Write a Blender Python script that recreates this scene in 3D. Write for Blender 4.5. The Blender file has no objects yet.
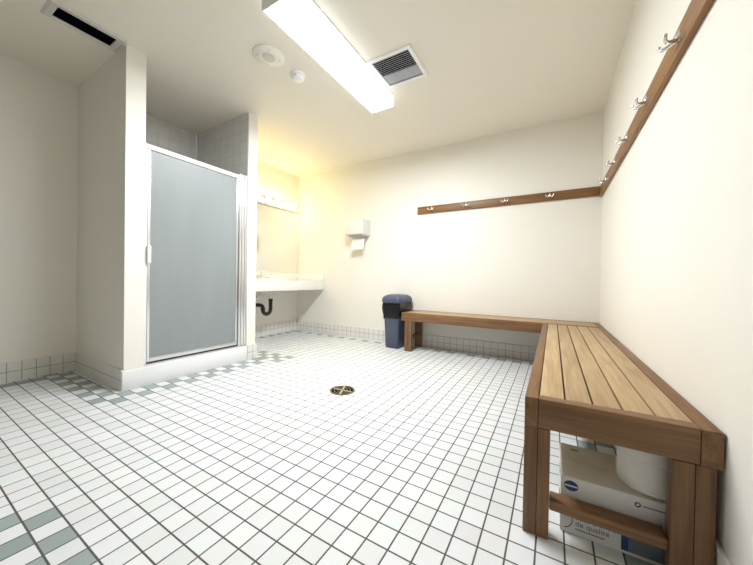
import bpy, bmesh, math, random
from mathutils import Vector, Matrix
random.seed(7)
COL = bpy.context.scene.collection
PI = math.pi

# ---------------------------------------------------------------- dimensions (metres)
XR, YB, H = 0.388, 3.5565, 2.466          # right wall, back wall, ceiling
XC, YC = -1.62, -3.4                      # unseen passage and set-back front wall, added to keep alcove and bench front dim
XL, YF = -3.58, -4.4                      # left wall, end of the added passage
XS = -2.634                               # face of the shower stall
YP0, YP1 = 0.934, 1.056                   # near shower partition
YQ0, YQ1 = 1.932, 2.033                   # far shower partition
BB = 0.150                                # tile baseboard height

# ---------------------------------------------------------------- materials
def new_mat(name):
    m = bpy.data.materials.new(name); m.use_nodes = True
    return m, m.node_tree.nodes, m.node_tree.links, m.node_tree.nodes['Principled BSDF']

def paint(name, col, rough=0.6, var=0.03, scale=6.0, bump=0.0, metal=0.0, spec=0.5, bscale=180):
    m, N, L, b = new_mat(name)
    tc = N.new('ShaderNodeTexCoord'); nz = N.new('ShaderNodeTexNoise')
    nz.inputs['Scale'].default_value = scale; nz.inputs['Detail'].default_value = 3
    L.new(tc.outputs['Object'], nz.inputs['Vector'])
    mx = N.new('ShaderNodeMix'); mx.data_type = 'RGBA'
    mx.inputs[6].default_value = (*[c*(1-var) for c in col], 1)
    mx.inputs[7].default_value = (*[min(1, c*(1+var)) for c in col], 1)
    L.new(nz.outputs['Fac'], mx.inputs[0]); L.new(mx.outputs[2], b.inputs['Base Color'])
    b.inputs['Roughness'].default_value = rough; b.inputs['Metallic'].default_value = metal
    b.inputs['Specular IOR Level'].default_value = spec
    if bump:
        n2 = N.new('ShaderNodeTexNoise'); n2.inputs['Scale'].default_value = bscale
        L.new(tc.outputs['Object'], n2.inputs['Vector'])
        bp = N.new('ShaderNodeBump'); bp.inputs['Strength'].default_value = bump; bp.inputs['Distance'].default_value = 0.002
        L.new(n2.outputs['Fac'], bp.inputs['Height']); L.new(bp.outputs['Normal'], b.inputs['Normal'])
    return m

def wood(name, dark, light, axis, rough=0.5, knots=True):
    m, N, L, b = new_mat(name)
    tc = N.new('ShaderNodeTexCoord'); oi = N.new('ShaderNodeObjectInfo')
    ad = N.new('ShaderNodeVectorMath'); ad.operation = 'MULTIPLY_ADD'
    L.new(tc.outputs['Object'], ad.inputs[0]); ad.inputs[1].default_value = (1, 1, 1)
    sc = N.new('ShaderNodeVectorMath'); sc.operation = 'SCALE'; sc.inputs[0].default_value = (7.3, 5.1, 9.7)
    L.new(oi.outputs['Random'], sc.inputs['Scale']); L.new(sc.outputs[0], ad.inputs[2])
    mp = N.new('ShaderNodeMapping'); s = [26, 26, 26]; s[axis] = 1.6
    mp.inputs['Scale'].default_value = s; L.new(ad.outputs[0], mp.inputs['Vector'])
    n1 = N.new('ShaderNodeTexNoise'); n1.inputs['Scale'].default_value = 1.6; n1.inputs['Detail'].default_value = 6
    n1.inputs['Distortion'].default_value = 0.6
    L.new(mp.outputs[0], n1.inputs['Vector'])
    mp2 = N.new('ShaderNodeMapping'); s2 = [90, 90, 90]; s2[axis] = 2.5
    mp2.inputs['Scale'].default_value = s2; L.new(ad.outputs[0], mp2.inputs['Vector'])
    n2 = N.new('ShaderNodeTexNoise'); n2.inputs['Scale'].default_value = 2.0; n2.inputs['Detail'].default_value = 3
    L.new(mp2.outputs[0], n2.inputs['Vector'])
    mm = N.new('ShaderNodeMath'); mm.operation = 'MULTIPLY_ADD'; mm.inputs[1].default_value = 0.35
    L.new(n2.outputs['Fac'], mm.inputs[0])
    m3 = N.new('ShaderNodeMath'); m3.operation = 'MULTIPLY'; m3.inputs[1].default_value = 0.75
    L.new(n1.outputs['Fac'], m3.inputs[0]); L.new(m3.outputs[0], mm.inputs[2])
    rp = N.new('ShaderNodeValToRGB'); rp.color_ramp.elements[0].position = 0.36; rp.color_ramp.elements[1].position = 0.72
    rp.color_ramp.elements[0].color = (*dark, 1); rp.color_ramp.elements[1].color = (*light, 1)
    L.new(mm.outputs[0], rp.inputs[0])
    hs = N.new('ShaderNodeHueSaturation')
    mr = N.new('ShaderNodeMapRange'); mr.inputs[3].default_value = 0.88; mr.inputs[4].default_value = 1.12
    L.new(oi.outputs['Random'], mr.inputs[0]); L.new(mr.outputs[0], hs.inputs['Value'])
    L.new(rp.outputs[0], hs.inputs['Color']); L.new(hs.outputs[0], b.inputs['Base Color'])
    b.inputs['Roughness'].default_value = rough
    bp = N.new('ShaderNodeBump'); bp.inputs['Strength'].default_value = 0.15; bp.inputs['Distance'].default_value = 0.002
    L.new(mm.outputs[0], bp.inputs['Height']); L.new(bp.outputs['Normal'], b.inputs['Normal'])
    return m

def tile_mat(name, col, rough=0.5, var=0.06):
    """glazed tile; each tile's own shade comes from the mesh attribute 'shade'"""
    m, N, L, b = new_mat(name)
    at = N.new('ShaderNodeAttribute'); at.attribute_name = 'shade'
    mr = N.new('ShaderNodeMapRange'); mr.inputs[3].default_value = 1-var; mr.inputs[4].default_value = 1+var*0.4
    L.new(at.outputs['Fac'], mr.inputs[0])
    hs = N.new('ShaderNodeHueSaturation'); hs.inputs['Color'].default_value = (*col, 1)
    L.new(mr.outputs[0], hs.inputs['Value'])
    tc = N.new('ShaderNodeTexCoord'); nz = N.new('ShaderNodeTexNoise'); nz.inputs['Scale'].default_value = 9
    L.new(tc.outputs['Object'], nz.inputs['Vector'])
    mx = N.new('ShaderNodeMix'); mx.data_type = 'RGBA'; mx.blend_type = 'MULTIPLY'; mx.inputs[0].default_value = 0.10
    L.new(hs.outputs[0], mx.inputs[6]); L.new(nz.outputs['Color'], mx.inputs[7])
    L.new(mx.outputs[2], b.inputs['Base Color'])
    b.inputs['Roughness'].default_value = rough; b.inputs['Specular IOR Level'].default_value = 0.22
    return m

def emit(name, col, strength, base=(0.9, 0.9, 0.9)):
    m, N, L, b = new_mat(name)
    b.inputs['Base Color'].default_value = (*base, 1); b.inputs['Roughness'].default_value = 0.35
    b.inputs['Emission Color'].default_value = (*col, 1); b.inputs['Emission Strength'].default_value = strength
    return m

M = {}
M['wall'] = paint('wall_paint', (0.79, 0.766, 0.708), 0.55, 0.012, 3, 0.05)
M['ceil'] = paint('ceiling_paint', (0.80, 0.758, 0.678), 0.7, 0.012, 3, 0.06)
M['white'] = paint('white_enamel', (0.82, 0.82, 0.81), 0.35, 0.01)
M['curb'] = paint('curb_marble', (0.80, 0.80, 0.80), 0.3, 0.02)
M['counter'] = paint('counter_laminate', (0.84, 0.82, 0.77), 0.3, 0.01)
M['tile'] = tile_mat('tile_white', (0.71, 0.722, 0.728), 0.5, 0.07)
M['tgreen'] = tile_mat('tile_green', (0.31, 0.365, 0.355), 0.5, 0.12)
M['twall'] = tile_mat('tile_wall', (0.78, 0.765, 0.73), 0.3, 0.03)
M['tshower'] = tile_mat('tile_shower', (0.70, 0.695, 0.68), 0.3, 0.05)
M['grout'] = paint('grout_grey', (0.082, 0.080, 0.076), 0.9, 0.15, 20)
M['groutw'] = paint('grout_wall', (0.20, 0.195, 0.18), 0.9, 0.05, 20)
M['grouts'] = paint('grout_shower', (0.50, 0.495, 0.48), 0.9, 0.05, 20)
FD, FL = (0.105, 0.049, 0.019), (0.225, 0.115, 0.047)
SD, SL = (0.31, 0.20, 0.096), (0.47, 0.335, 0.185)
for i, a in enumerate('xyz'):
    M['frame_'+a] = wood('cedar_frame_'+a, FD, FL, i)
    M['slat_'+a] = wood('cedar_slat_'+a, SD, SL, i)
    M['rail_'+a] = wood('rail_wood_'+a, (0.150, 0.068, 0.022), (0.275, 0.137, 0.049), i, 0.45)
M['chrome'] = paint('chrome', (0.82, 0.82, 0.83), 0.20, 0.01, 4, 0, 1.0)
M['alu'] = paint('bright_aluminium', (0.80, 0.80, 0.80), 0.28, 0.03, 4, 0, 0.85)
M['aluwhite'] = paint('white_aluminium', (0.80, 0.80, 0.80), 0.3, 0.01, 4)
M['brass'] = paint('bronze', (0.165, 0.125, 0.07), 0.5, 0.1, 30, 0, 0.3)
M['brasslight'] = paint('worn_bronze', (0.42, 0.36, 0.25), 0.45, 0.1, 30, 0, 0.3)
M['black'] = paint('hollow_shade_black', (0.003, 0.0025, 0.006), 1.0, 0.1, 6, 0, 0, 0.0)  # stands in for the dark inside hollows
M['abs'] = paint('black_plastic', (0.012, 0.012, 0.013), 0.35, 0.1)
M['gap_dark'] = paint('gap_shade_dark', (0.05, 0.05, 0.05), 0.7, 0.1)  # dark tone for the shaded gap below the shower door
M['blue'] = paint('blue_plastic', (0.064, 0.077, 0.126), 0.42, 0.05, 20)
M['bag'] = paint('black_bag', (0.006, 0.006, 0.008), 0.34, 0.1, 30, 0.9, 0, 0.35, 45)
M['card'] = paint('white_carton', (0.62, 0.585, 0.53), 0.7, 0.04, 12, 0.05)
M['cardface'] = paint('printed_carton', (0.66, 0.655, 0.65), 0.6, 0.03, 12)
M['ink'] = paint('black_ink', (0.03, 0.03, 0.035), 0.6)
M['inkblue'] = paint('blue_ink', (0.012, 0.05, 0.19), 0.5)
M['inkslate'] = paint('slate_ink', (0.14, 0.155, 0.19), 0.5, 0.2, 8)
M['paper'] = paint('white_paper', (0.80, 0.78, 0.73), 0.85, 0.03, 15, 0.2)
M['plastic_cream'] = paint('cream_plastic', (0.78, 0.75, 0.68), 0.4, 0.01)
M['vent_paint'] = paint('vent_paint', (0.60, 0.585, 0.545), 0.5, 0.02)
M['grey'] = paint('grey_metal', (0.42, 0.42, 0.42), 0.5, 0.03)
M['dust'] = paint('dusty_metal', (0.60, 0.62, 0.65), 0.6, 0.2, 30)
M['lens'] = emit('light_lens', (0.93, 0.97, 1.0), 27.0)
M['lensside'] = emit('light_lens_side', (0.93, 0.975, 1.0), 0.5)
M['bulb'] = emit('warm_bulb', (1.0, 0.80, 0.32), 9.5)

def mirror_mat():
    m, N, L, b = new_mat('mirror_silver')
    b.inputs['Base Color'].default_value = (0.9, 0.9, 0.88, 1); b.inputs['Metallic'].default_value = 1
    b.inputs['Roughness'].default_value = 0.015
    return m
M['mirror'] = mirror_mat()

def frosted():
    m, N, L, b = new_mat('frosted_glass')
    out = N['Material Output']
    tc = N.new('ShaderNodeTexCoord'); mp = N.new('ShaderNodeMapping'); mp.inputs['Scale'].default_value = (3, 9, 0.9)
    nz = N.new('ShaderNodeTexNoise'); nz.inputs['Scale'].default_value = 1.4; nz.inputs['Detail'].default_value = 5
    L.new(tc.outputs['Object'], mp.inputs[0]); L.new(mp.outputs[0], nz.inputs['Vector'])
    rp = N.new('ShaderNodeValToRGB')
    rp.color_ramp.elements[0].position = 0.35; rp.color_ramp.elements[1].position = 0.75
    rp.color_ramp.elements[0].color = (0.315, 0.345, 0.35, 1); rp.color_ramp.elements[1].color = (0.345, 0.375, 0.376, 1)
    L.new(nz.outputs['Fac'], rp.inputs[0]); L.new(rp.outputs[0], b.inputs['Base Color'])
    b.inputs['Roughness'].default_value = 0.38
    b.inputs['Specular IOR Level'].default_value = 0.45
    tr = N.new('ShaderNodeBsdfTranslucent'); tr.inputs['Color'].default_value = (0.58, 0.61, 0.61, 1)
    ms = N.new('ShaderNodeMixShader'); ms.inputs[0].default_value = 0.25
    L.new(b.outputs[0], ms.inputs[1]); L.new(tr.outputs[0], ms.inputs[2]); L.new(ms.outputs[0], out.inputs['Surface'])
    n2 = N.new('ShaderNodeTexNoise'); n2.inputs['Scale'].default_value = 260
    L.new(tc.outputs['Object'], n2.inputs['Vector'])
    bp = N.new('ShaderNodeBump'); bp.inputs['Strength'].default_value = 0.25; bp.inputs['Distance'].default_value = 0.001
    L.new(n2.outputs['Fac'], bp.inputs['Height']); L.new(bp.outputs['Normal'], b.inputs['Normal'])
    return m
M['glass'] = frosted()

# ---------------------------------------------------------------- object helpers
def tag(o, label=None, cat=None, group=None, kind=None):
    if label: o['label'] = label
    if cat: o['category'] = cat
    if group: o['group'] = group
    if kind: o['kind'] = kind
    return o

def thing(name, label, cat, loc=(0, 0, 0), group=None):
    o = bpy.data.objects.new(name, None); COL.objects.link(o)
    o.location = loc; o.empty_display_size = 0.05
    return tag(o, label, cat, group)

def link(name, bm, mats, parent=None, smooth=False, origin=None):
    """bm is in world coordinates; the object's origin goes to `origin` (default: base centre)"""
    bmesh.ops.recalc_face_normals(bm, faces=bm.faces)
    if origin is None:
        xs = [v.co for v in bm.verts]
        origin = Vector(((min(c.x for c in xs)+max(c.x for c in xs))/2, (min(c.y for c in xs)+max(c.y for c in xs))/2, min(c.z for c in xs)))
    origin = Vector(origin)
    bmesh.ops.translate(bm, verts=bm.verts, vec=-origin)
    me = bpy.data.meshes.new(name); bm.to_mesh(me); bm.free()
    if not isinstance(mats, (list, tuple)): mats = [mats]
    for m in mats: me.materials.append(M[m] if isinstance(m, str) else m)
    if smooth:
        for p in me.polygons: p.use_smooth = True
        try: me.set_sharp_from_angle(angle=math.radians(38))
        except Exception: pass
    o = bpy.data.objects.new(name, me); COL.objects.link(o)
    if parent is not None:
        o.parent = parent; o.location = origin - world_loc(parent)
    else:
        o.location = origin
    return o

def world_loc(o):
    v = Vector(o.location)
    while o.parent: o = o.parent; v += Vector(o.location)
    return v

def add_box(bm, lo, hi, bev=0.0, seg=2, mat=0):
    lo = Vector(lo); hi = Vector(hi)
    r = bmesh.ops.create_cube(bm, size=1.0)
    vs = r['verts']
    for v in vs:
        v.co = Vector([lo[i] + (v.co[i]+0.5)*(hi[i]-lo[i]) for i in range(3)])
    fs = list({f for v in vs for f in v.link_faces})
    for f in fs: f.material_index = mat
    if bev:
        es = list({e for v in vs for e in v.link_edges})
        bmesh.ops.bevel(bm, geom=es, offset=bev, segments=seg, affect='EDGES', profile=0.5)
    return bm

def box(name, lo, hi, mat, parent=None, bev=0.0, seg=2, smooth=False):
    bm = bmesh.new(); add_box(bm, lo, hi, bev, seg)
    return link(name, bm, mat, parent, smooth or bev > 0)

def add_tube(bm, pts, rad, n=10, caps=True, mat=0):
    pts = [Vector(p) for p in pts]
    rads = rad if isinstance(rad, (list, tuple)) else [rad]*len(pts)
    rings = []; prev = None
    for i, p in enumerate(pts):
        d = (pts[min(i+1, len(pts)-1)] - pts[max(i-1, 0)]).normalized()
        if prev is None:
            a = Vector((0, 0, 1)) if abs(d.z) < 0.9 else Vector((1, 0, 0))
            u = d.cross(a).normalized()
        else:
            u = (prev - d*prev.dot(d)).normalized()
        w = d.cross(u); prev = u
        rings.append([bm.verts.new(p + (u*math.cos(2*PI*k/n) + w*math.sin(2*PI*k/n))*rads[i]) for k in range(n)])
    for a, b in zip(rings, rings[1:]):
        for k in range(n):
            f = bm.faces.new((a[k], a[(k+1) % n], b[(k+1) % n], b[k])); f.material_index = mat
    if caps:
        bm.faces.new(rings[0][::-1]).material_index = mat; bm.faces.new(rings[-1]).material_index = mat
    return bm

def add_lathe(bm, prof, c=(0, 0, 0), n=32, axis=2, mat=0, sx=1, sy=1):
    """prof: (radius, height) pairs along `axis`"""
    c = Vector(c); rings = []
    for r, h in prof:
        ring = []
        for k in range(n):
            a = 2*PI*k/n; q = [0, 0, 0]
            q[axis] = h; q[(axis+1) % 3] = r*math.cos(a)*sx; q[(axis+2) % 3] = r*math.sin(a)*sy
            ring.append(bm.verts.new(c + Vector(q)))
        rings.append(ring)
    for a, b in zip(rings, rings[1:]):
        for k in range(n):
            f = bm.faces.new((a[k], a[(k+1) % n], b[(k+1) % n], b[k])); f.material_index = mat
    bm.faces.new(rings[0][::-1]).material_index = mat
    bm.faces.new(rings[-1]).material_index = mat
    return bm

def add_loft(bm, secs, n=8, caps=(True, True), mat=0, wob=None):
    """secs: (cx, cy, z, halfx, halfy, corner radius) rounded rectangles stacked in z"""
    rings = []
    for si, (cx, cy, z, hx, hy, r) in enumerate(secs):
        ring = []
        for q, (sx, sy) in enumerate(((1, 1), (-1, 1), (-1, -1), (1, -1))):
            for k in range(n):
                a = q*PI/2 + (k/(n-1))*PI/2
                p = Vector((cx + sx*(hx-r) + r*math.cos(a), cy + sy*(hy-r) + r*math.sin(a), z))
                if wob: p += wob(si, q*n+k, p)
                ring.append(bm.verts.new(p))
        rings.append(ring)
    m = len(rings[0])
    for a, b in zip(rings, rings[1:]):
        for k in range(m):
            f = bm.faces.new((a[k], a[(k+1) % m], b[(k+1) % m], b[k])); f.material_index = mat
    if caps[0]: bm.faces.new(rings[0][::-1]).material_index = mat
    if caps[1]: bm.faces.new(rings[-1]).material_index = mat
    return bm

def cells(lines, g):
    """grid lines -> list of (a, b, index or None for grout)"""
    out = []
    for i, l in enumerate(lines[:-1]):
        a, b = l, lines[i+1]
        out.append((a + g/2, b - g/2, i)); out.append((b - g/2, b + g/2, None))
    return [(lines[0]-g/2, lines[0]+g/2, None)] + out

def tiled(name, O, U, V, ul, vl, g, thick, mats, pick=None, parent=None, clip=None):
    """slab with a tiled face. O origin, U/V unit axes of the face, ul/vl grid lines; mats[0] grout, mats[1..] tiles."""
    O, U, V = Vector(O), Vector(U), Vector(V); W = U.cross(V)
    (u0, u1), (v0, v1) = clip
    def edges(lines):
        e = []
        for a, b, i in cells(lines, g): e.append((a, b, i))
        return e
    def cl(e, lo, hi):
        return [(max(a, lo), min(b, hi), i) for a, b, i in e if min(b, hi)-max(a, lo) > 1e-5]
    eu, ev = cl(edges(ul), u0, u1), cl(edges(vl), v0, v1)
    bm = bmesh.new(); lay = bm.faces.layers.float.new('shade')
    us = [eu[0][0]] + [e[1] for e in eu]; vs = [ev[0][0]] + [e[1] for e in ev]
    grid = [[bm.verts.new(O + U*u + V*v) for v in vs] for u in us]
    for i, e in enumerate(eu):
        for j, f in enumerate(ev):
            fc = bm.faces.new((grid[i][j], grid[i+1][j], grid[i+1][j+1], grid[i][j+1]))
            if e[2] is None or f[2] is None: fc.material_index = 0
            else: fc.material_index = pick(e[2], f[2]) if pick else 1
            fc[lay] = random.random()**2 if False else random.random()
    nu, nv = len(us)-1, len(vs)-1
    b = [bm.verts.new(O + U*us[a] + V*vs[c] - W*thick) for a, c in ((0, 0), (nu, 0), (nu, nv), (0, nv))]
    bm.faces.new(b[::-1])
    sides = [([grid[i][0] for i in range(nu+1)], b[0], b[1]), ([grid[nu][j] for j in range(nv+1)], b[1], b[2]),
             ([grid[i][nv] for i in range(nu, -1, -1)], b[2], b[3]), ([grid[0][j] for j in range(nv, -1, -1)], b[3], b[0])]
    for ring, p, q in sides:
        f = bm.faces.new([p, q] + ring[::-1]); f.material_index = 1 if name.startswith('base') else 0
    return link(name, bm, mats, parent)

def struct(o):
    o['kind'] = 'structure'; return o

def frange(a, step, n): return [a + step*i for i in range(n)]

# ---------------------------------------------------------------- the room
T = 0.0777
def xline(i):                      # floor joints running towards the back wall; the tiles by the left wall are longer
    return -0.4205 + T*i if i >= -18 else (-0.4205 - T*18) + (i+18)*0.100
XI0, XI1 = -37, 11
YJ0, YJ1 = -62, 42
def floor_pick(i, j):
    i += XI0; j += YJ0
    g = False
    if j == 5 and -36 <= i <= -26 and i % 2 == 0: g = True
    if j == 6 and -36 <= i <= -25 and i % 2 != 0: g = True
    if i == -35 and j in (2, 3, 4): g = True
    if i == -25 and j in (8, 10, 12, 14, 16, 18, 20): g = True
    if i == -26 and j in (7, 9, 11, 13, 15, 17, 19, 21): g = True
    if j in (22, 23, 24) and -34 <= i <= -24 and (i+j) % 2 == 0: g = True
    if j == 39 and i % 2 == 0 and i <= -7: g = True
    if j == 39 and i % 2 != 0 and -7 < i <= 4: g = True
    if i == -35 and j >= 25 and j % 2 == 1: g = True
    if j in (-1, -2, -3) and -15 <= i <= 8 and (i + j) % 2 != 0: g = True
    if i in (7, 8) and 10 <= j < 39 and (i+j) % 2 == 0: g = True
    return 2 if g else 1
struct(tiled('floor', (0, 0, 0), (1, 0, 0), (0, 1, 0), [xline(i) for i in range(XI0, XI1+2)],
             [0.342 + T*j for j in range(YJ0, YJ1+2)], 0.0054, 0.1, ['grout', 'tile', 'tgreen'], floor_pick,
             clip=((XL, XR), (YF, YB))))
struct(box('ceiling', (XL, YF, H), (XR, YB, H+0.1), 'ceil'))
struct(box('wall_back', (XL-0.12, YB, -0.1), (XR+0.12, YB+0.12, H+0.1), 'wall'))
struct(box('wall_right', (XR, YC, -0.1), (XR+0.12, YB, H+0.1), 'wall'))
struct(box('wall_left', (XL-0.12, YF, -0.1), (XL, YB, H+0.1), 'wall'))
struct(box('wall_front', (XC, YC-0.12, -0.1), (XR+0.12, YC, H+0.1), 'wall'))  # unseen wall, pushed far back to dim the bench front
struct(box('wall_added_passage', (XC, YF-0.12, -0.1), (XC+0.12, YC-0.1205, H+0.1), 'wall'))  # invented passage, keeps bounce light out of the alcove
struct(box('wall_added_passage_end', (XL-0.12, YF-0.12, -0.1), (XC-0.0005, YF, H+0.1), 'wall'))
struct(box('door_added', (-3.1, YF+0.0005, 0.0), (-2.2, YF+0.04, 2.05), 'frame_z', None, 0.004))  # unseen dark door added to close the dim passage
struct(box('wall_shower_near', (XL, YP0, 0), (XS, YP1, H), 'wall'))
struct(box('wall_shower_far', (XL, YQ0, 0), (XS, YQ1, H), 'wall'))
# shower lining tiles
st = 0.108
struct(tiled('wall_shower_back', (XL+0.02, 0, 0), (0, 1, 0), (0, 0, 1), frange(YP1-0.06, st, 10), frange(0.03-st, st, 26), 0.004, 0.02,
             ['grouts', 'tshower'], clip=((YP1, YQ0), (0, H))))
struct(tiled('wall_shower_lining', (0, YQ0-0.008, 0), (1, 0, 0), (0, 0, 1), frange(XL-0.05, st, 12), frange(0.03-st, st, 26), 0.004, 0.008,
             ['grouts', 'tshower'], clip=((XL+0.02, XS-0.004), (0, H))))
struct(box('trim_1', (XL+0.02, YQ0-0.022, 0.0), (XL+0.034, YQ0-0.008, H), 'white'))
# shower pan and curb
struct(box('floor_shower', (XL+0.02, YP1, 0.0), (XS-0.11, YQ0-0.008, 0.05), 'curb'))
struct(box('trim_2', (XS-0.11, YP0-0.010, 0.0), (XS+0.006, YQ0+0.004, 0.140), 'curb', None, 0.004))

# baseboards: two rows of wall tile
bt = 0.0765
def base(name, O, U, a, b, first, n, bt=0.0765, h=BB):
    struct(tiled(name, O, U, (0, 0, 1), frange(first, bt, n), [-0.004, 0.0755, 0.1520], 0.0034, 0.012, ['groutw', 'twall'], clip=((a, b), (0, h))))
base('baseboard_left', (XL+0.012, 0, 0), (0, 1, 0), YF, YP0-0.012, YF-0.03, 74)
base('baseboard_shower_near', (0, YP0-0.012, 0), (1, 0, 0), XL+0.012, XS-0.004, XL-0.02, 2, 1.2)
base('baseboard_mirror', (XL+0.012, 0, 0), (0, 1, 0), YQ1+0.012, YB-0.012, YQ1-0.02, 24)
base('baseboard_back', (0, YB-0.012, 0), (1, 0, 0), XL, XR-0.012, XL+0.01, 54)
base('baseboard_right', (XR-0.012, 0, 0), (0, -1, 0), -YB, -YC, -YB-0.02, 96)
base('baseboard_shower_far', (0, YQ1+0.012, 0), (-1, 0, 0), -XS, -XL, -XS-0.012, 16)
base('baseboard_shower_end', (XS+0.012, 0, 0), (0, 1, 0), YQ0+0.006, YQ1+0.012, YQ0-0.01, 4)
base('baseboard_front', (0, YC+0.012, 0), (-1, 0, 0), -XR+0.012, -XC, -XR, 28)

# ---------------------------------------------------------------- benches
def board(name, lo, hi, mat, parent, bev=0.003):
    return box(name, lo, hi, mat, parent, bev, 2)

zt, zu = 0.4485, 0.352
def bench_right():
    t = thing('slatted_bench', 'long wooden bench along the right wall with slats running to the back wall', 'bench', (0.154, 2.15, 0), 'L shaped pair of wooden benches')
    x0, x1, y0, y1 = -0.073, 0.384, 1.105, 3.182
    xi0, xi1 = -0.034, 0.342
    board('side_board', (x0, y0, zu), (xi0, y1, zt), 'frame_y', t)
    board('side_board', (xi1, y0, zu), (x1, y1, zt), 'frame_y', t)
    board('end_board', (xi0+0.0006, y0+0.001, zu+0.001), (xi1-0.0006, y0+0.042, zt), 'frame_x', t)
    board('end_board', (xi0+0.0006, y1-0.03, zu+0.001), (xi1-0.0006, y1, zt), 'frame_x', t)
    gaps = [xi0, 0.041, 0.115, 0.188, 0.262, xi1]
    for a, b in zip(gaps, gaps[1:]):
        board('slat', (a+0.0028, y0+0.045, zt-0.024), (b-0.0028, y1-0.033, zt-0.001), 'slat_y', t, 0.002)
    for x in (0.041, 0.115, 0.188, 0.262):
        board('gap_blocker', (x-0.012, y0+0.0425, zt-0.044), (x+0.012, y1-0.0305, zt-0.0245), 'frame_y', t)  # unseen strips added to stop bright floor showing through the gaps
    for y in (1.55, 2.1, 2.65):
        board('cleat', (xi0, y, zu+0.01), (xi1, y+0.038, zt-0.0445), 'frame_x', t)
    for y, s in ((y0, 1), (2.10, 1), (y1, -1)):
        ya, yb = (y, y+0.06) if s > 0 else (y-0.06, y)
        yc, yd = (y+0.0005, y+0.042) if s > 0 else (y-0.042, y-0.0005)
        for xa, xb, xc, xd in ((x0, xi0, xi0+0.0005, 0.002), (0.333, 0.3725, 0.286, 0.3325)):
            bm = bmesh.new()
            add_box(bm, (xa, ya, 0.0), (xb, yb, zu), 0.003)
            add_box(bm, (xc, yc, 0.0), (xd, yd, zu), 0.003)
            link('leg', bm, 'frame_z', t, True)
        ym = y + 0.008 if s > 0 else y-0.063
        board('stretcher', (0.0025, ym, 0.094), (0.2855, ym+0.056, 0.126), 'frame_x', t, 0.004)
    return t
bench_right()

def bench_back():
    t = thing('slatted_bench', 'wooden bench along the back wall with its end beside the blue bin', 'bench', (-0.56, 3.37, 0), 'L shaped pair of wooden benches')
    x0, x1, y0, y1 = -1.526, 0.384, 3.185, 3.553
    board('side_board', (x0, y0, zu), (x1, y0+0.038, zt), 'frame_x', t)
    board('side_board', (x0, y1-0.038, zu), (x1, y1, zt), 'frame_x', t)
    board('end_board', (x0, y0+0.039, zu), (x0+0.038, y1-0.039, zt), 'frame_y', t)
    board('end_board', (x1-0.038, y0+0.039, zu), (x1, y1-0.039, zt), 'frame_y', t)
    n = 4; a, b = y0+0.038, y1-0.038; w = (b-a)/n
    for k in range(n):
        board('slat', (x0+0.041, a+k*w+0.0025, zt-0.024), (x1-0.041, a+(k+1)*w-0.0025, zt-0.001), 'slat_x', t, 0.002)
    for x in (-1.0, -0.56, -0.1):
        board('cleat', (x, y0+0.039, zu+0.02), (x+0.038, y1-0.039, zt-0.0245), 'frame_y', t)
    for x in (-1.483, 0.28):
        for ya, yb in ((y0+0.002, y0+0.040), (y1-0.056, y1-0.014)):
            bm = bmesh.new()
            add_box(bm, (x, ya, 0), (x+0.042, yb, zu), 0.003)
            add_box(bm, (x+0.0425, ya+0.0005, 0), (x+0.085, yb-0.0005, zu), 0.003)
            link('leg', bm, 'frame_z', t, True)
        board('stretcher', (x+0.018, y0+0.041, 0.135), (x+0.056, y1-0.057, 0.168), 'frame_y', t)
    return t
bench_back()

# ---------------------------------------------------------------- coat rails
def make_hook(parent, P, n, s):
    """P centre on the board face, n outward, s sideways (unit vectors)"""
    P, n, s, up = Vector(P), Vector(n), Vector(s), Vector((0, 0, 1))
    h = bpy.data.objects.new('coat_hook', None); COL.objects.link(h); h.parent = parent
    h.location = P - world_loc(parent); h.empty_display_size = 0.02
    bm = bmesh.new()
    prof = [(-0.018, 0.007), (-0.013, 0.012), (-0.004, 0.0155), (0.006, 0.0125), (0.016, 0.0075), (0.026, 0.0025)]
    rows = []
    for z, w in prof:
        rows.append([bm.verts.new(P + up*z + s*(w*math.cos(a)) + n*(0.0005 + 0.013*math.sin(a)*min(1, w/0.012))) for a in [PI*k/8 for k in range(9)]])
    for a, b in zip(rows, rows[1:]):
        for k in range(8): bm.faces.new((a[k], a[k+1], b[k+1], b[k]))
        bm.faces.new((a[0], b[0], b[8], a[8]))
    bm.faces.new(rows[0]); bm.faces.new(rows[-1][::-1])
    link('plate', bm, 'chrome', h, True)
    for sg in (-1, 1):
        bm = bmesh.new(); pts = []; rad = []
        for k in range(12):
            t = k/11
            out = 0.004 + 0.040*math.sin(min(1, t*1.1)*PI/2)
            z = -0.010 - 0.010*math.sin(min(1, t*1.5)*PI/2) + 0.016*max(0, t-0.55)**1.4/0.45**1.4
            pts.append(P + n*out + s*(sg*(0.003 + 0.032*t)) + up*z); rad.append(0.0072 - 0.0018*t)
        pts.append(pts[-1] + up*0.003 + n*0.0010); rad.append(0.0064)
        pts.append(pts[-1] + up*0.003 + n*0.0006); rad.append(0.0058)
        pts.append(pts[-1] + up*0.0020); rad.append(0.002)
        add_tube(bm, pts, rad, 10)
        link('prong', bm, 'chrome', h, True)
    return h

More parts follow.
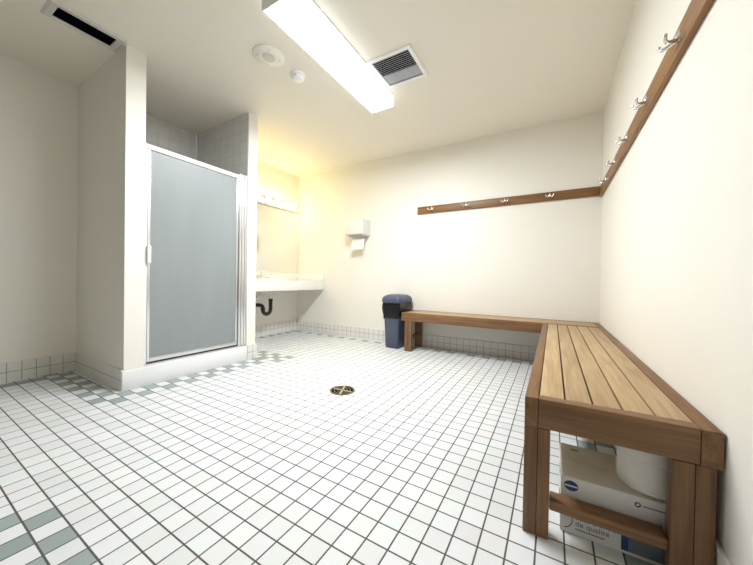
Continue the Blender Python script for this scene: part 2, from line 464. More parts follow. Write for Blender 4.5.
def rail_back():
    t = thing('coat_rack', 'brown wooden coat rail with four chrome hooks on the back wall', 'coat rack', (-0.56, YB, 1.70))
    board('rail_board', (-1.496, YB-0.020, 1.662), (XR-0.0005, YB, 1.751), 'rail_x', t, 0.002)
    for x in (-1.305, -0.885, -0.469, -0.045): make_hook(t, (x, YB-0.020, 1.714), (0, -1, 0), (1, 0, 0))
def rail_right():
    t = thing('coat_rack', 'brown wooden coat rail with chrome double hooks along the right wall', 'coat rack', (XR, 1.9, 1.69))
    board('rail_board', (XR-0.022, 0.55, 1.645), (XR, YB-0.021, 1.738), 'rail_y', t, 0.002)
    for y in (1.445, 1.865, 2.290, 2.700, 3.120): make_hook(t, (XR-0.022, y, 1.694), (-1, 0, 0), (0, 1, 0))
rail_back(); rail_right()

# ---------------------------------------------------------------- shower door
def shower_door():
    t = thing('shower_door', 'frosted grey glass shower door in a bright aluminium frame', 'shower door', (XS, 1.49, 0.14))
    xf = XS - 0.004
    box('header', (xf-0.040, YP1+0.001, 1.784), (xf, 1.838, 1.820), 'aluwhite', t, 0.003)
    box('jamb', (xf-0.036, YP1+0.001, 0.158), (xf-0.002, 1.074, 1.783), 'aluwhite', t, 0.003)
    box('threshold', (xf-0.045, YP1+0.001, 0.1405), (xf-0.002, YQ0-0.009, 0.157), 'alu', t, 0.003)
    # wide hinge post made of three rounded ribs
    bm = bmesh.new()
    add_box(bm, (xf-0.040, 1.840, 0.158), (xf-0.014, YQ0-0.009, 1.836), 0.002)
    for y, w in ((1.842, 0.022), (1.868, 0.030), (1.902, 0.020)):
        add_box(bm, (xf-0.030, y, 0.158), (xf+0.002, y+w, 1.836), 0.006, 3)
    link('hinge_post', bm, 'alu', t, True)
    bm = bmesh.new(); add_box(bm, (xf-0.018, 1.092, 0.196), (xf-0.012, 1.816, 1.781), 0)
    link('glass_panel', bm, 'glass', t)
    bm = bmesh.new()
    add_box(bm, (xf-0.028, 1.076, 0.172), (xf-0.002, 1.094, 1.782), 0.002)
    add_box(bm, (xf-0.028, 1.814, 0.172), (xf-0.004, 1.828, 1.782), 0.002)
    link('door_stile', bm, 'alu', t, True)
    box('bottom_rail', (xf-0.028, 1.094, 0.172), (xf-0.002, 1.814, 0.200), 'alu', t, 0.003)
    box('gap_shade', (xf-0.018, 1.080, 0.1575), (xf-0.010, 1.826, 0.172), 'gap_dark', t)  # dark strip standing in for the shade in the gap below the door
    bm = bmesh.new(); add_box(bm, (xf-0.002, 1.068, 0.925), (xf+0.022, 1.092, 1.056), 0.004, 3)
    tag(link('handle', bm, 'white', t, True), 'small white pull handle')
shower_door()

# ---------------------------------------------------------------- vanity
def vanity():
    t = thing('vanity_counter', 'white wall hung vanity counter with a deep front apron', 'counter', (-3.3, 2.79, 0.66))
    x0, x1, y0, y1 = XL+0.001, -3.025, YQ1+0.001, YB-0.001
    cx, cy, a, b = -3.305, 2.79, 0.165, 0.215
    z0, z1 = 0.778, 0.810
    angs = sorted([2*PI*k/48 for k in range(48)] + [math.atan2(yy-cy, xx-cx) % (2*PI) for xx in (x0, x1) for yy in (y0, y1)])
    bm = bmesh.new(); rings = {}
    def outer(th):
        dx, dy = math.cos(th), math.sin(th); k = 1e9
        if dx > 1e-9: k = min(k, (x1-cx)/dx)
        if dx < -1e-9: k = min(k, (x0-cx)/dx)
        if dy > 1e-9: k = min(k, (y1-cy)/dy)
        if dy < -1e-9: k = min(k, (y0-cy)/dy)
        return cx+dx*k, cy+dy*k
    def inner(th):
        dx, dy = math.cos(th), math.sin(th); k = 1/math.sqrt((dx/a)**2 + (dy/b)**2)
        return cx+dx*k, cy+dy*k
    R = [[bm.verts.new((*f(th), z)) for th in angs] for f, z in ((inner, z1), (outer, z1), (outer, z0), (inner, z0))]
    n = len(angs)
    for q in range(4):
        A, B = R[q], R[(q+1) % 4]
        for k in range(n): bm.faces.new((A[k], A[(k+1) % n], B[(k+1) % n], B[k]))
    link('countertop', bm, 'counter', t)
    box('apron', (x1-0.020, y0, 0.664), (x1+0.006, y1, 0.8095), 'counter', t, 0.003)
    box('top_edge', (x1+0.0065, y0, 0.802), (x1+0.010, y1, 0.8098), 'counter', t)
    box('backsplash', (x0, y0, 0.8105), (x0+0.020, y1, 0.905), 'counter', t, 0.003)
    box('side_splash', (x0+0.021, y1-0.020, 0.8105), (x1, y1, 0.905), 'counter', t, 0.003)
    bm = bmesh.new()
    pr = [(1.10, 0.811), (1.10, 0.817), (1.04, 0.821), (0.97, 0.816), (0.90, 0.79), (0.78, 0.745), (0.55, 0.705), (0.18, 0.688),
          (0.16, 0.680), (0.56, 0.697), (0.80, 0.738), (0.93, 0.785), (0.97, 0.811)]
    rings = [[bm.verts.new((cx + a*r*math.cos(2*PI*k/40), cy + b*r*math.sin(2*PI*k/40), z)) for k in range(40)] for r, z in pr]
    rings.append(rings[0])
    for A, B in zip(rings, rings[1:]):
        for k in range(40): bm.faces.new((A[k], A[(k+1) % 40], B[(k+1) % 40], B[k]))
    bm.faces.new([v for v in rings[7]][::-1])
    link('sink_basin', bm, 'white', t, True)
    # faucet
    f = thing('faucet', 'chrome faucet with two lever handles on the white vanity counter', 'faucet', (-3.515, 2.79, 0.810))
    box('base_plate', (-3.540, 2.70, 0.8102), (-3.495, 2.94, 0.826), 'chrome', f, 0.006, 3)
    bm = bmesh.new()
    add_tube(bm, [(-3.515, 2.80, 0.826), (-3.515, 2.80, 0.885), (-3.505, 2.80, 0.915), (-3.48, 2.80, 0.928), (-3.44, 2.80, 0.920), (-3.405, 2.80, 0.895)],
             [0.017, 0.014, 0.013, 0.012, 0.011, 0.010], 14)
    link('spout', bm, 'chrome', f, True)
    for y in (2.725, 2.915):
        bm = bmesh.new(); add_lathe(bm, [(0.017, 0.826), (0.018, 0.842), (0.014, 0.856), (0.006, 0.860)], (-3.515, y, 0), 18)
        add_tube(bm, [(-3.515, y, 0.852), (-3.500, y+0.02, 0.868), (-3.485, y+0.04, 0.880)], [0.007, 0.006, 0.005], 10)
        link('handle', bm, 'chrome', f, True)
    # trap
    p = thing('drain_trap', 'black plastic drain trap hanging below the vanity counter', 'pipe', (-3.30, 2.73, 0.33))
    bm = bmesh.new(); add_lathe(bm, [(0.024, 0.545), (0.024, 0.570), (0.017, 0.572), (0.017, 0.680)], (-3.305, 2.79, 0), 16)
    tag(link('tailpiece', bm, 'chrome', p, True), 'chrome tailpiece above the trap')
    bm = bmesh.new(); r = 0.062; yc = 2.79-r
    pts = [(-3.305, 2.79, 0.545), (-3.305, 2.79, 0.42)]
    pts += [(-3.305, yc + r*math.cos(PI*k/10), 0.405 - r*math.sin(PI*k/10)) for k in range(11)]
    pts += [(-3.305, yc-r, 0.43), (-3.312, yc-r-0.004, 0.452), (-3.335, yc-r-0.01, 0.462), (-3.40, yc-r-0.02, 0.464), (XL+0.001, yc-r-0.04, 0.466)]
    add_tube(bm, pts, 0.0245, 16)
    link('trap_bend', bm, 'abs', p, True)
    bm = bmesh.new()
    add_lathe(bm, [(0.029, 0.515), (0.029, 0.548)], (-3.305, 2.79, 0), 12)
    link('slip_nut', bm, 'abs', p, True)
    bm = bmesh.new(); add_lathe(bm, [(0.028, 0.400), (0.028, 0.428)], (-3.305, yc-r, 0), 12)
    link('slip_nut', bm, 'abs', p, True)
    for k, (y, lab) in enumerate(((2.80, 'small chrome supply valve under the vanity nearest the trap tailpiece'), (2.70, 'small chrome supply valve under the vanity nearest the shower wall'))):
        v = thing('supply_valve', lab, 'valve', (XL, y, 0.54), 'supply valves under the vanity')
        bm = bmesh.new(); add_tube(bm, [(XL+0.001, y, 0.555), (XL+0.06, y, 0.555)], 0.009, 10)
        add_lathe(bm, [(0.026, XL+0.0012), (0.024, XL+0.008), (0.010, XL+0.010)], (0, y, 0.555), 18, 0)
        add_tube(bm, [(XL+0.05, y, 0.535), (XL+0.05, y, 0.585)], 0.013, 12)
        link('valve_body', bm, 'chrome', v, True)
        bm = bmesh.new(); add_lathe(bm, [(0.005, XL+0.0605), (0.018, XL+0.068), (0.018, XL+0.076), (0.006, XL+0.080)], (0, y, 0.555), 14, 0, 0, 1.0, 0.6)
        link('handle', bm, 'chrome', v, True)
        bm = bmesh.new(); add_tube(bm, [(XL+0.05, y, 0.5855), (XL+0.05, y, 0.64), (XL+0.058, y, 0.72), (XL+0.062, y, 0.776)], 0.005, 8)
        link('supply_tube', bm, 'chrome', v, True)
vanity()

bm = bmesh.new()
add_box(bm, (XL+0.0005, 2.05, 0.9065), (XL+0.0065, YB-0.004, 1.866), 0)
tag(link('wall_mirror', bm, 'mirror'), 'wide frameless mirror above the vanity counter', 'mirror')

def lightbar():
    t = thing('vanity_light', 'chrome vanity light bar with a row of lit globe bulbs above the mirror', 'light', (XL, 3.04, 1.93))
    box('bar', (XL+0.0005, 2.465, 1.872), (XL+0.048, 3.475, 1.990), 'chrome', t, 0.004)
    for k in range(6):
        y = 3.345 - 0.160*k
        bm = bmesh.new(); add_lathe(bm, [(0.030, XL+0.0485), (0.030, XL+0.054), (0.020, XL+0.060), (0.020, XL+0.070)], (0, y, 1.932), 20, 0)
        link('socket', bm, 'chrome', t, True)
        bm = bmesh.new(); r = 0.040; xc = XL+0.108
        prof = [(0.017, XL+0.0705)] + [(r*math.sin(a), xc - r*math.cos(a)) for a in [PI*(0.16 + 0.82*q/12) for q in range(13)]]
        add_lathe(bm, prof, (0, y, 1.932), 20, 0)
        link('bulb', bm, 'bulb', t, True)
lightbar()

# ---------------------------------------------------------------- towel dispenser
def dispenser():
    M['dispenser'] = paint('dispenser_enamel', (0.70, 0.685, 0.645), 0.4, 0.01)
    t = thing('paper_towel_dispenser', 'white metal paper towel dispenser on the back wall', 'dispenser', (-2.347, YB, 1.43))
    x0, x1, yf = -2.487, -2.207, 3.357
    bm = bmesh.new(); add_box(bm, (x0, yf+0.012, 1.432), (x1, YB-0.0005, 1.648), 0.008, 3); link('cabinet', bm, 'dispenser', t, True)
    bm = bmesh.new(); add_box(bm, (x0+0.002, yf, 1.440), (x1-0.002, yf+0.0115, 1.650), 0.005, 3); link('front_cover', bm, 'dispenser', t, True)
    bm = bmesh.new()
    add_box(bm, (x0+0.03, yf+0.03, 1.418), (x1-0.01, YB-0.02, 1.4315), 0.004)
    link('outlet_lip', bm, 'grey', t, True)
    bm = bmesh.new(); add_lathe(bm, [(0.006, x1+0.0002), (0.006, x1+0.003), (0.003, x1+0.004)], (0, 3.44, 1.50), 12, 0); link('key_lock', bm, 'grey', t, True)
    bm = bmesh.new(); rows = []
    N = 14
    for k in range(N+1):
        q = k/N; z = 1.4175 - 0.18*q; y = 3.475 - 0.035*math.sin(q*PI*0.55) - 0.01*q
        rows.append([(x0+0.040 + 0.010*q + (x1-x0-0.075)*m/6, y + 0.006*math.sin(m*1.1 + q*3), z + (0.012*(m/6-0.4) if k == N else 0)) for m in range(7)])
    fr = [[bm.verts.new(p) for p in r] for r in rows]; bk = [[bm.verts.new((p[0], p[1]+0.004, p[2])) for p in r] for r in rows]
    for k in range(N):
        for m in range(6):
            bm.faces.new((fr[k][m], fr[k][m+1], fr[k+1][m+1], fr[k+1][m])); bm.faces.new((bk[k][m], bk[k+1][m], bk[k+1][m+1], bk[k][m+1]))
        for m in (0, 6): bm.faces.new((fr[k][m], fr[k+1][m], bk[k+1][m], bk[k][m]))
    for k in (0, N):
        for m in range(6): bm.faces.new((fr[k][m], bk[k][m], bk[k][m+1], fr[k][m+1]))
    tag(link('hanging_paper_towel', bm, 'paper', None, True), 'white paper towel hanging out of the wall dispenser', 'paper towel')
dispenser()

# ---------------------------------------------------------------- bin
def trash_bin():
    cx, cy = -1.669, 3.358
    t = thing('trash_bin', 'blue plastic swing top bin beside the end of the back wall bench', 'bin', (cx, cy, 0))
    bm = bmesh.new()
    add_loft(bm, [(cx, cy, 0.0, 0.086, 0.125, 0.025), (cx, cy, 0.012, 0.090, 0.130, 0.025), (cx, cy, 0.36, 0.104, 0.150, 0.03), (cx, cy, 0.545, 0.110, 0.156, 0.03)], 8)
    link('body', bm, 'blue', t, True)
    bm = bmesh.new()
    L = [(0.552, 0.128, 0.172, 0.04), (0.556, 0.130, 0.174, 0.04), (0.592, 0.130, 0.174, 0.04), (0.604, 0.128, 0.171, 0.042), (0.618, 0.122, 0.163, 0.046), (0.632, 0.112, 0.147, 0.05), (0.643, 0.098, 0.122, 0.055), (0.650, 0.078, 0.085, 0.055), (0.653, 0.045, 0.045, 0.04)]
    add_loft(bm, [(cx, cy, z, hx, hy, r) for z, hx, hy, r in L], 8)
    link('lid', bm, 'blue', t, True)
    bm = bmesh.new()
    rows = []
    for k in range(7):
        q = k/6; y = cy-0.150+0.10*q; z = 0.613+0.0315*math.sin(q*PI/2)
        rows.append([bm.verts.new((cx + 0.085*(m/4-0.5)*2*(1-0.12*q), y, z + dz)) for dz in (0.0, 0.006) for m in range(5)])
    for A, B in zip(rows, rows[1:]):
        for m in range(4):
            bm.faces.new((A[m], A[m+1], B[m+1], B[m])); bm.faces.new((A[5+m], B[5+m], B[6+m], A[6+m]))
        bm.faces.new((A[0], B[0], B[5], A[5])); bm.faces.new((A[4], A[9], B[9], B[4]))
    for A in (rows[0], rows[-1]):
        for m in range(4): bm.faces.new((A[m], A[5+m], A[6+m], A[m+1]))
    link('flap', bm, 'blue', t, True)
    rnd = random.Random(3); ph = [rnd.uniform(0, 6) for _ in range(8)]
    def wob(si, k, p):
        a = 2*PI*k/32
        d = 0.004*math.sin(5*a+ph[0]+si*0.6) + 0.003*math.sin(9*a+ph[1]-si*0.8)
        dz = (0.016*math.sin(2*a+ph[2]) + 0.008*math.sin(5*a+ph[3])) if si == 0 else 0
        return Vector((d*math.cos(a), d*math.sin(a), dz))
    bm = bmesh.new()
    Z = [0.372, 0.40, 0.435, 0.48, 0.52, 0.5485]
    add_loft(bm, [(cx, cy, z, (0.1125, 0.114, 0.117, 0.124, 0.126, 0.122)[i], (0.158, 0.162, 0.165, 0.168, 0.168, 0.166)[i], 0.035) for i, z in enumerate(Z)], 8, (False, False), 0, wob)
    bm.verts.ensure_lookup_table()
    top = list(bm.verts)[-32:]
    inn = [bm.verts.new((cx + (v.co.x-cx)*0.945, cy + (v.co.y-cy)*0.95, 0.5485)) for v in top]
    for k in range(32): bm.faces.new((top[k], top[(k+1) % 32], inn[(k+1) % 32], inn[k]))
    lin = link('bin_liner', bm, 'bag', None, True, (cx, cy, 0.36)); lin.rotation_euler.z = math.radians(-4)
    t.rotation_euler.z = math.radians(-4)
    tag(lin, 'black plastic bag folded over the rim of the blue bin', 'bag')
trash_bin()

# ---------------------------------------------------------------- floor drain
def drain():
    c = (-1.330, 1.790, 0)
    t = thing('floor_drain', 'round bronze floor drain in the middle of the tiled floor', 'drain', c)
    bm = bmesh.new(); add_lathe(bm, [(0.092, 0.0006), (0.092, 0.005), (0.081, 0.006), (0.079, 0.0025)], c, 40)
    for f in list(bm.faces):
        if len(f.verts) > 4 and f.calc_center_median().z > 0.002: bm.faces.remove(f)
    link('rim', bm, 'brass', t, True)
    bm = bmesh.new(); add_lathe(bm, [(0.0785, 0.0008), (0.0785, 0.0020)], c, 36); link('recess_shade', bm, 'black', t)  # black disc painting the dark of the drain hole
    bm = bmesh.new()
    for k in range(4):
        a = math.radians((4, 114, 184, 294)[k]); d = Vector((math.cos(a), math.sin(a), 0)); s = Vector((-d.y, d.x, 0)); C = Vector(c)
        vs = [bm.verts.new(C + d*r + s*w + Vector((0, 0, z))) for z in (0.0022, 0.0058) for r, w in ((0.008, -0.007), (0.0775, -0.007), (0.0775, 0.007), (0.008, 0.007))]
        bm.faces.new(vs[4:]); bm.faces.new(vs[:4][::-1])
        for q in range(4): bm.faces.new((vs[q], vs[(q+1) % 4], vs[4+(q+1) % 4], vs[4+q]))
    link('spoke', bm, 'brasslight', t); bm = bmesh.new()
    for r0, r1 in ((0.0, 0.016), (0.034, 0.041), (0.056, 0.064)):
        for k in range(36):
            a, b = 2*PI*k/36, 2*PI*(k+1)/36
            f = [bm.verts.new(Vector(c) + Vector((r*math.cos(q), r*math.sin(q), 0.0050))) for r, q in ((max(r0, 0.001), a), (r1, a), (r1, b), (max(r0, 0.001), b))]
            g = [bm.verts.new(v.co - Vector((0, 0, 0.0026))) for v in f]
            bm.faces.new(f)
            for q in range(4): bm.faces.new((f[q], g[q], g[(q+1) % 4], f[(q+1) % 4]))
    link('grate', bm, 'brass', t)
drain()

# ---------------------------------------------------------------- ceiling fixtures
def ceiling_light():
    t = thing('ceiling_light', 'long lit fluorescent box light on the ceiling', 'light', (-1.362, 1.76, H))
    x0, x1, y0, y1, z0 = -1.478, -1.252, 1.158, 2.378, 2.372
    box('housing', (x0+0.012, y0+0.004, H-0.030), (x1-0.012, y1-0.004, H-0.0005), 'white', t, 0.002)
    bm = bmesh.new()      # wraparound lens: bottom with rounded long edges and sides
    sec = [(x0, H-0.004), (x0, z0+0.010), (x0+0.003, z0+0.003), (x0+0.010, z0), (x1-0.010, z0), (x1-0.003, z0+0.003), (x1, z0+0.010), (x1, H-0.004)]
    A = [bm.verts.new((x, y0+0.010, z)) for x, z in sec]; B = [bm.verts.new((x, y1-0.004, z)) for x, z in sec]
    for k in range(7): bm.faces.new((A[k], A[k+1], B[k+1], B[k])).material_index = 0 if k in (2, 3, 4) else 1
    bm.faces.new(B).material_index = 1
    link('lens', bm, ['lens', 'lensside'], t)
    box('end_cap', (x0-0.003, y0, z0-0.003), (x1+0.003, y0+0.010, H-0.0005), 'white', t, 0.001)
    bm = bmesh.new()
    add_box(bm, (x1+0.0005, y0+0.011, H-0.006), (x1+0.004, y1-0.004, H-0.0005), 0)
    add_box(bm, (x0-0.006, y0+0.011, H-0.006), (x0-0.0005, y1-0.004, H-0.0005), 0)
    link('edge_trim', bm, 'grey', t)
ceiling_light()

def exhaust_vent():
    t = thing('exhaust_vent', 'square louvred exhaust vent grille beside the ceiling light', 'vent', (-1.066, 2.10, H))
    x0, x1, y0, y1 = -1.242, -0.884, 1.908, 2.264; b = 0.030
    bm = bmesh.new()
    z0, z1 = H-0.012, H-0.0005
    O = [(x0, y0), (x1, y0), (x1, y1), (x0, y1)]; I = [(x0+b, y0+b), (x1-b, y0+b), (x1-b, y1-b), (x0+b, y1-b)]
    J = [(x0+0.004, y0+0.004), (x1-0.004, y0+0.004), (x1-0.004, y1-0.004), (x0+0.004, y1-0.004)]
    R = [[bm.verts.new((*p, z)) for p in q] for q, z in ((O, z1), (O, z0+0.006), (J, z0), (I, z0+0.002), (I, z1))]
    for A, B in zip(R, R[1:]):
        for k in range(4): bm.faces.new((A[k], A[(k+1) % 4], B[(k+1) % 4], B[k]))
    link('frame', bm, 'white', t)
    box('cavity_shade', (x0+b+0.0005, y0+b+0.0005, H-0.0030), (x1-b-0.0005, y1-b-0.0005, H-0.0008), 'black', t)  # flat black plate in place of the shaded hollow behind the louvres
    bm = bmesh.new(); n = 16; w = (y1-y0-2*b)/n
    for k in range(n):
        y = y0+b+(k+0.5)*w
        vs = [bm.verts.new((x, y+dy, z)) for x in (x0+b, x1-b) for dy, z in ((-0.0055, z0+0.0015), (-0.0042, z0+0.0005), (0.0022, z0+0.0050), (0.0009, z0+0.0060))]
        for q in range(4): bm.faces.new((vs[q], vs[(q+1) % 4], vs[4+(q+1) % 4], vs[4+q]))
        bm.faces.new(vs[:4][::-1]); bm.faces.new(vs[4:])
    link('louver', bm, 'dust', t)
    bm = bmesh.new()      # motor plate seen behind the far louvres
    add_box(bm, (x0+b+0.004, 2.110, H-0.0052), (x1-b-0.004, y1-b-0.012, H-0.0032), 0)
    link('motor_plate', bm, 'dust', t)
exhaust_vent()

def speaker():
    c = (-1.842, 1.506, H)
    t = thing('ceiling_speaker', 'round white ceiling speaker with a small grille in its centre', 'speaker', c)
    bm = bmesh.new(); add_lathe(bm, [(0.112, -0.0005), (0.112, -0.006), (0.106, -0.011), (0.046, -0.014), (0.044, -0.012), (0.044, -0.010)], c, 44)
    link('cover', bm, 'plastic_cream', t, True)
    bm = bmesh.new(); add_lathe(bm, [(0.0435, -0.0105), (0.042, -0.0145), (0.02, -0.0165), (0.001, -0.017)], c, 32)
    link('grille', bm, 'grille', t, True)
    for k in range(4):
        a = k*PI/2 + 0.9
        bm = bmesh.new(); add_lathe(bm, [(0.0045, -0.0127), (0.0045, -0.0145), (0.002, -0.0155)], (c[0]+0.078*math.cos(a), c[1]+0.078*math.sin(a), H), 10)
        link('screw', bm, 'grey', t)
m, N_, L_, b_ = new_mat('speaker_mesh')
tc = N_.new('ShaderNodeTexCoord'); vo = N_.new('ShaderNodeTexVoronoi'); vo.inputs['Scale'].default_value = 260
L_.new(tc.outputs['Object'], vo.inputs['Vector']); rp = N_.new('ShaderNodeValToRGB')
rp.color_ramp.elements[0].color = (0.25, 0.24, 0.22, 1); rp.color_ramp.elements[1].color = (0.66, 0.63, 0.57, 1); rp.color_ramp.elements[1].position = 0.5
L_.new(vo.outputs['Distance'], rp.inputs[0]); L_.new(rp.outputs[0], b_.inputs['Base Color']); b_.inputs['Roughness'].default_value = 0.6
M['grille'] = m
speaker()

def smoke():
    c = (-1.803, 1.762, H)
    t = thing('smoke_detector', 'small round white smoke detector on the ceiling beside the speaker', 'smoke detector', c)
    bm = bmesh.new(); add_lathe(bm, [(0.058, -0.0005), (0.058, -0.012), (0.055, -0.016), (0.040, -0.0165)], c, 36); link('base', bm, 'white', t, True)
    bm = bmesh.new(); add_lathe(bm, [(0.050, -0.0170), (0.050, -0.028), (0.044, -0.036), (0.034, -0.040), (0.016, -0.041), (0.014, -0.046), (0.006, -0.047)], c, 36); link('cover', bm, 'white', t, True)
    bm = bmesh.new(); add_box(bm, (c[0]+0.020, c[1]-0.052, H-0.035), (c[0]+0.034, c[1]-0.046, H-0.028), 0.001); link('test_button', bm, 'grey', t)
smoke()

def air_diffuser():
    t = thing('air_diffuser', 'slim grey framed air slot in the ceiling by the shower wall', 'vent', (-2.70, 0.735, H))
    x0, x1, y0, y1 = -2.792, -2.592, 0.550, 0.926; a0, a1, c0, c1 = -2.757, -2.640, 0.594, 0.880
    bm = bmesh.new()
    O = [(x0, y0), (x1, y0), (x1, y1), (x0, y1)]; J = [(x0+0.012, y0+0.012), (x1-0.012, y0+0.012), (x1-0.012, y1-0.012), (x0+0.012, y1-0.012)]
    K = [(a0-0.008, c0-0.008), (a1+0.008, c0-0.008), (a1+0.008, c1+0.008), (a0-0.008, c1+0.008)]; I = [(a0, c0), (a1, c0), (a1, c1), (a0, c1)]
    R = [[bm.verts.new((*p, z)) for p in q] for q, z in ((O, H-0.0005), (O, H-0.004), (J, H-0.012), (K, H-0.010), (I, H-0.006), (I, H-0.0005))]
    for A, B in zip(R, R[1:]):
        for k in range(4): bm.faces.new((A[k], A[(k+1) % 4], B[(k+1) % 4], B[k]))
    link('frame', bm, 'vent_paint', t)
    box('slot', (a0+0.0005, c0+0.0005, H-0.0022), (a1-0.0005, c1-0.0005, H-0.0006), 'black', t)  # black plate on the ceiling standing in for the dark inside the slot
air_diffuser()

# ---------------------------------------------------------------- cartons under the bench
def text_mesh(name, s, size, mat, parent, origin, xdir, ydir, thick=0.0004, shear=0.0):
    cu = bpy.data.curves.new(name, 'FONT'); cu.body = s; cu.size = size; cu.extrude = thick; cu.shear = shear
    o = bpy.data.objects.new(name, cu); COL.objects.link(o)
    bpy.context.view_layer.update()
    me = bpy.data.meshes.new_from_object(o.evaluated_get(bpy.context.evaluated_depsgraph_get()))
    bpy.data.objects.remove(o); bpy.data.curves.remove(cu)
    X, Y = Vector(xdir), Vector(ydir); Z = X.cross(Y); Ov = Vector(origin)
    for v in me.vertices: v.co = X*v.co.x + Y*v.co.y + Z*v.co.z
    me.materials.append(M[mat])
    ob = bpy.data.objects.new(name, me); COL.objects.link(ob); ob.parent = parent
    ob.location = Ov - world_loc(parent)
    return ob

def disc(name, c, rx, rz, mat, parent, y, t=0.0004, n=32):
    bm = bmesh.new()
    A = [bm.verts.new((c[0] + rx*math.cos(2*PI*k/n), y, c[1] + rz*math.sin(2*PI*k/n))) for k in range(n)]
    B = [bm.verts.new((v.co.x, y-t, v.co.z)) for v in A]
    bm.faces.new(A); bm.faces.new(B[::-1])
    for k in range(n): bm.faces.new((A[k], A[(k+1) % n], B[(k+1) % n], B[k]))
    return link(name, bm, mat, parent)

def cartons():
    x0, x1, y0, y1 = 0.035, 0.362, 1.1765, 1.412
    zl, zh = 0.093, 0.186
    lab = ('printed white carton of bags on the floor, lowest under the bench', 'white carton with a blue oval logo on top of another carton under the bench')
    for k in range(2):
        a, b = (0.0, zl) if k == 0 else (zl+0.0006, zh)
        t = thing('cardboard_box', lab[k], 'box', ((x0+x1)/2, (y0+y1)/2, a), 'cartons under the bench')
        bm = bmesh.new()
        add_box(bm, (x0, y0+0.002, a), (x1, y1, b-0.003), 0.0015, 1)
        link('carton', bm, 'card', t)
        ym = (y0+y1)/2
        box('flap', (x0+0.0005, y0+0.002, b-0.0028), (x1-0.0005, ym-0.0012, b), 'card', t, 0.0008)
        box('flap', (x0+0.0005, ym+0.0012, b-0.0028), (x1-0.0005, y1, b), 'card', t, 0.0008)
        box('printed_panel', (x0, y0, a+0.001), (x1, y0+0.0018, b-0.001), 'cardface', t)
        bm = bmesh.new(); add_box(bm, (x0-0.0008, y0+0.075, a+0.045), (x0-0.0001, y0+0.135, a+0.066), 0); link('hand_hole_shade', bm, 'black', t)  # black patch painted as the dark inside of the hand hole
        if k == 1:
            disc('logo', (x0+0.029, a+0.064), 0.020, 0.0165, 'inkblue', t, y0-0.0001)
            box('logo_band', (x0+0.0115, y0-0.0012, a+0.0610), (x0+0.0465, y0-0.0006, a+0.0660), 'cardface', t)
            bm = bmesh.new(); add_lathe(bm, [(0.0075, y0-0.0009), (0.0075, y0-0.0001), (0.0042, y0-0.0001), (0.0042, y0-0.0009), (0.0075, y0-0.0009)], (x0+0.197, 0, a+0.068), 24, 1)
            for f in list(bm.faces):
                if len(f.verts) > 4: bm.faces.remove(f)
            link('ring_mark', bm, 'ink', t)
            box('printed_line', (x0+0.209, y0-0.0006, a+0.0657), (x0+0.272, y0-0.0001, a+0.0692), 'inkslate', t)
            bm = bmesh.new(); add_box(bm, (x0+0.035, y1-0.045, b+0.0001), (x0+0.060, y1-0.034, b+0.0005), 0)
            link('stamp_mark', bm, 'inkslate', t)
        else:
            text_mesh('lettering', 'Sacs \u00e0 ordures', 0.023, 'inkslate', t, (x0+0.042, y0-0.0006, 0.053), (1, 0, 0), (0, 0, 1))
            text_mesh('lettering', 'de qualit\u00e9', 0.023, 'inkslate', t, (x0+0.042, y0-0.0006, 0.032), (1, 0, 0), (0, 0, 1))
            box('printed_line', (x0+0.042, y0-0.0006, 0.0190), (x0+0.120, y0-0.0001, 0.0225), 'inkslate', t)
            box('blue_panel', (x0+0.160, y0-0.0006, 0.010), (x0+0.178, y0-0.0001, 0.082), 'inkblue', t)
            box('slate_panel', (x0+0.1785, y0-0.0006, 0.010), (x0+0.326, y0-0.0001, 0.082), 'inkslate', t)
            bm = bmesh.new()
            pts = [(x0+0.008+0.026*math.sin(q), y0-0.0008, 0.052-0.036*math.cos(q*0.9)) for q in [0.15+2.4*k2/14 for k2 in range(15)]]
            add_tube(bm, pts, 0.0011, 6); link('curved_mark', bm, 'ink', t)
    # paper roll standing on the upper carton
    c = (0.277, 1.268, zh+0.0003)
    t = thing('paper_roll', 'large white wrapped paper roll standing on the carton under the bench', 'paper roll', c)
    r, hh = 0.081, 0.145
    bm = bmesh.new()
    add_lathe(bm, [(r-0.006, 0.0), (r, 0.006), (r+0.001, hh*0.5), (r, hh-0.006), (r-0.006, hh), (0.024, hh), (0.022, hh-0.004), (0.022, 0.004)], c, 44)
    for f in list(bm.faces):
        if len(f.verts) > 4: bm.faces.remove(f)
    link('roll', bm, 'paper', t, True)
    bm = bmesh.new(); add_lathe(bm, [(0.0215, 0.001), (0.0215, hh-0.002)], c, 24); link('core', bm, 'card', t, True)
    bm = bmesh.new(); rr = random.Random(5)
    n = 44
    rings = []
    for q, z in enumerate((0.012, 0.045, 0.075, 0.100)):
        rings.append([bm.verts.new((c[0] + (r+0.0035+0.0018*math.sin(7*a+q*1.3)+0.001*rr.random())*math.cos(a), c[1] + (r+0.0035+0.0018*math.sin(7*a+q*1.3))*math.sin(a), c[2]+z)) for a in [2*PI*k/n for k in range(n)]])
    for A, B in zip(rings, rings[1:]):
        for k in range(n): bm.faces.new((A[k], A[(k+1) % n], B[(k+1) % n], B[k]))
    link('wrapper', bm, 'film', t, True)
m, N_, L_, b_ = new_mat('clear_film')
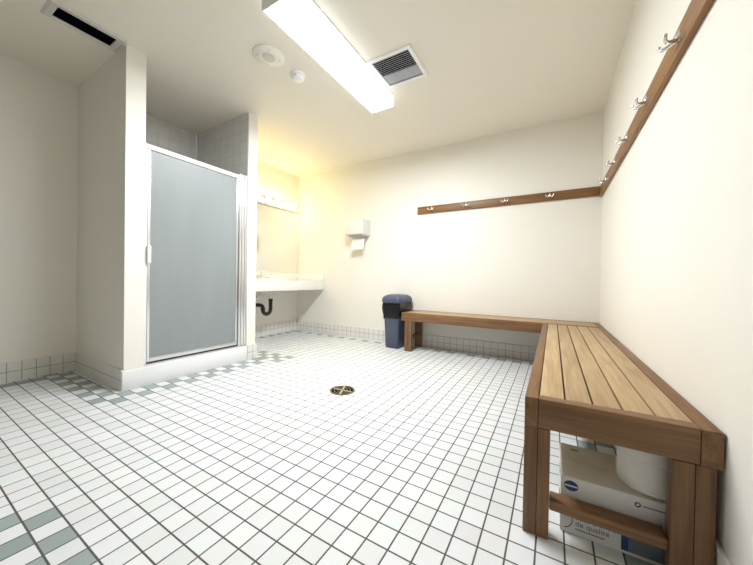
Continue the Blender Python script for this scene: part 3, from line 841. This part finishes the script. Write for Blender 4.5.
b_.inputs['Base Color'].default_value = (0.9, 0.89, 0.86, 1); b_.inputs['Roughness'].default_value = 0.2; b_.inputs['Alpha'].default_value = 0.25
tc = N_.new('ShaderNodeTexCoord'); nz = N_.new('ShaderNodeTexNoise'); nz.inputs['Scale'].default_value = 45
L_.new(tc.outputs['Object'], nz.inputs['Vector']); bp = N_.new('ShaderNodeBump'); bp.inputs['Strength'].default_value = 0.5; bp.inputs['Distance'].default_value = 0.004
L_.new(nz.outputs['Fac'], bp.inputs['Height']); L_.new(bp.outputs['Normal'], b_.inputs['Normal'])
M['film'] = m
cartons()

# ---------------------------------------------------------------- world, camera, view
w = bpy.data.worlds.new('room_world'); bpy.context.scene.world = w; w.use_nodes = True
w.node_tree.nodes['Background'].inputs[0].default_value = (0.9, 0.95, 1, 1); w.node_tree.nodes['Background'].inputs[1].default_value = 0.05

yaw, pitch, roll, f, h = 0.5313, -0.0087, 0.0162, 300.18, 0.8246
r = Vector((math.cos(yaw), math.sin(yaw), 0)); f0 = Vector((-math.sin(yaw), math.cos(yaw), 0)); up = Vector((0, 0, 1))
fw = f0*math.cos(pitch) + up*math.sin(pitch); u = up*math.cos(pitch) - f0*math.sin(pitch)
r2 = r*math.cos(roll) + u*math.sin(roll); u2 = u*math.cos(roll) - r*math.sin(roll)
cam = bpy.data.cameras.new('camera'); co = bpy.data.objects.new('camera', cam); COL.objects.link(co)
cam.sensor_fit = 'HORIZONTAL'; cam.sensor_width = 36.0; cam.lens = f*36.0/753.0; cam.clip_start = 0.02
mw = Matrix((r2, u2, -fw)).transposed().to_4x4(); mw.translation = Vector((0, 0, h)); co.matrix_world = mw
bpy.context.scene.camera = co

vs = bpy.context.scene.view_settings
vs.view_transform = 'Standard'; vs.look = 'None'; vs.gamma = 1; vs.exposure = 1.9; vs.use_curve_mapping = False
sc = bpy.context.scene
sc.cycles.max_bounces = 14; sc.cycles.diffuse_bounces = 10; sc.cycles.glossy_bounces = 4
sc.cycles.sample_clamp_indirect = 10
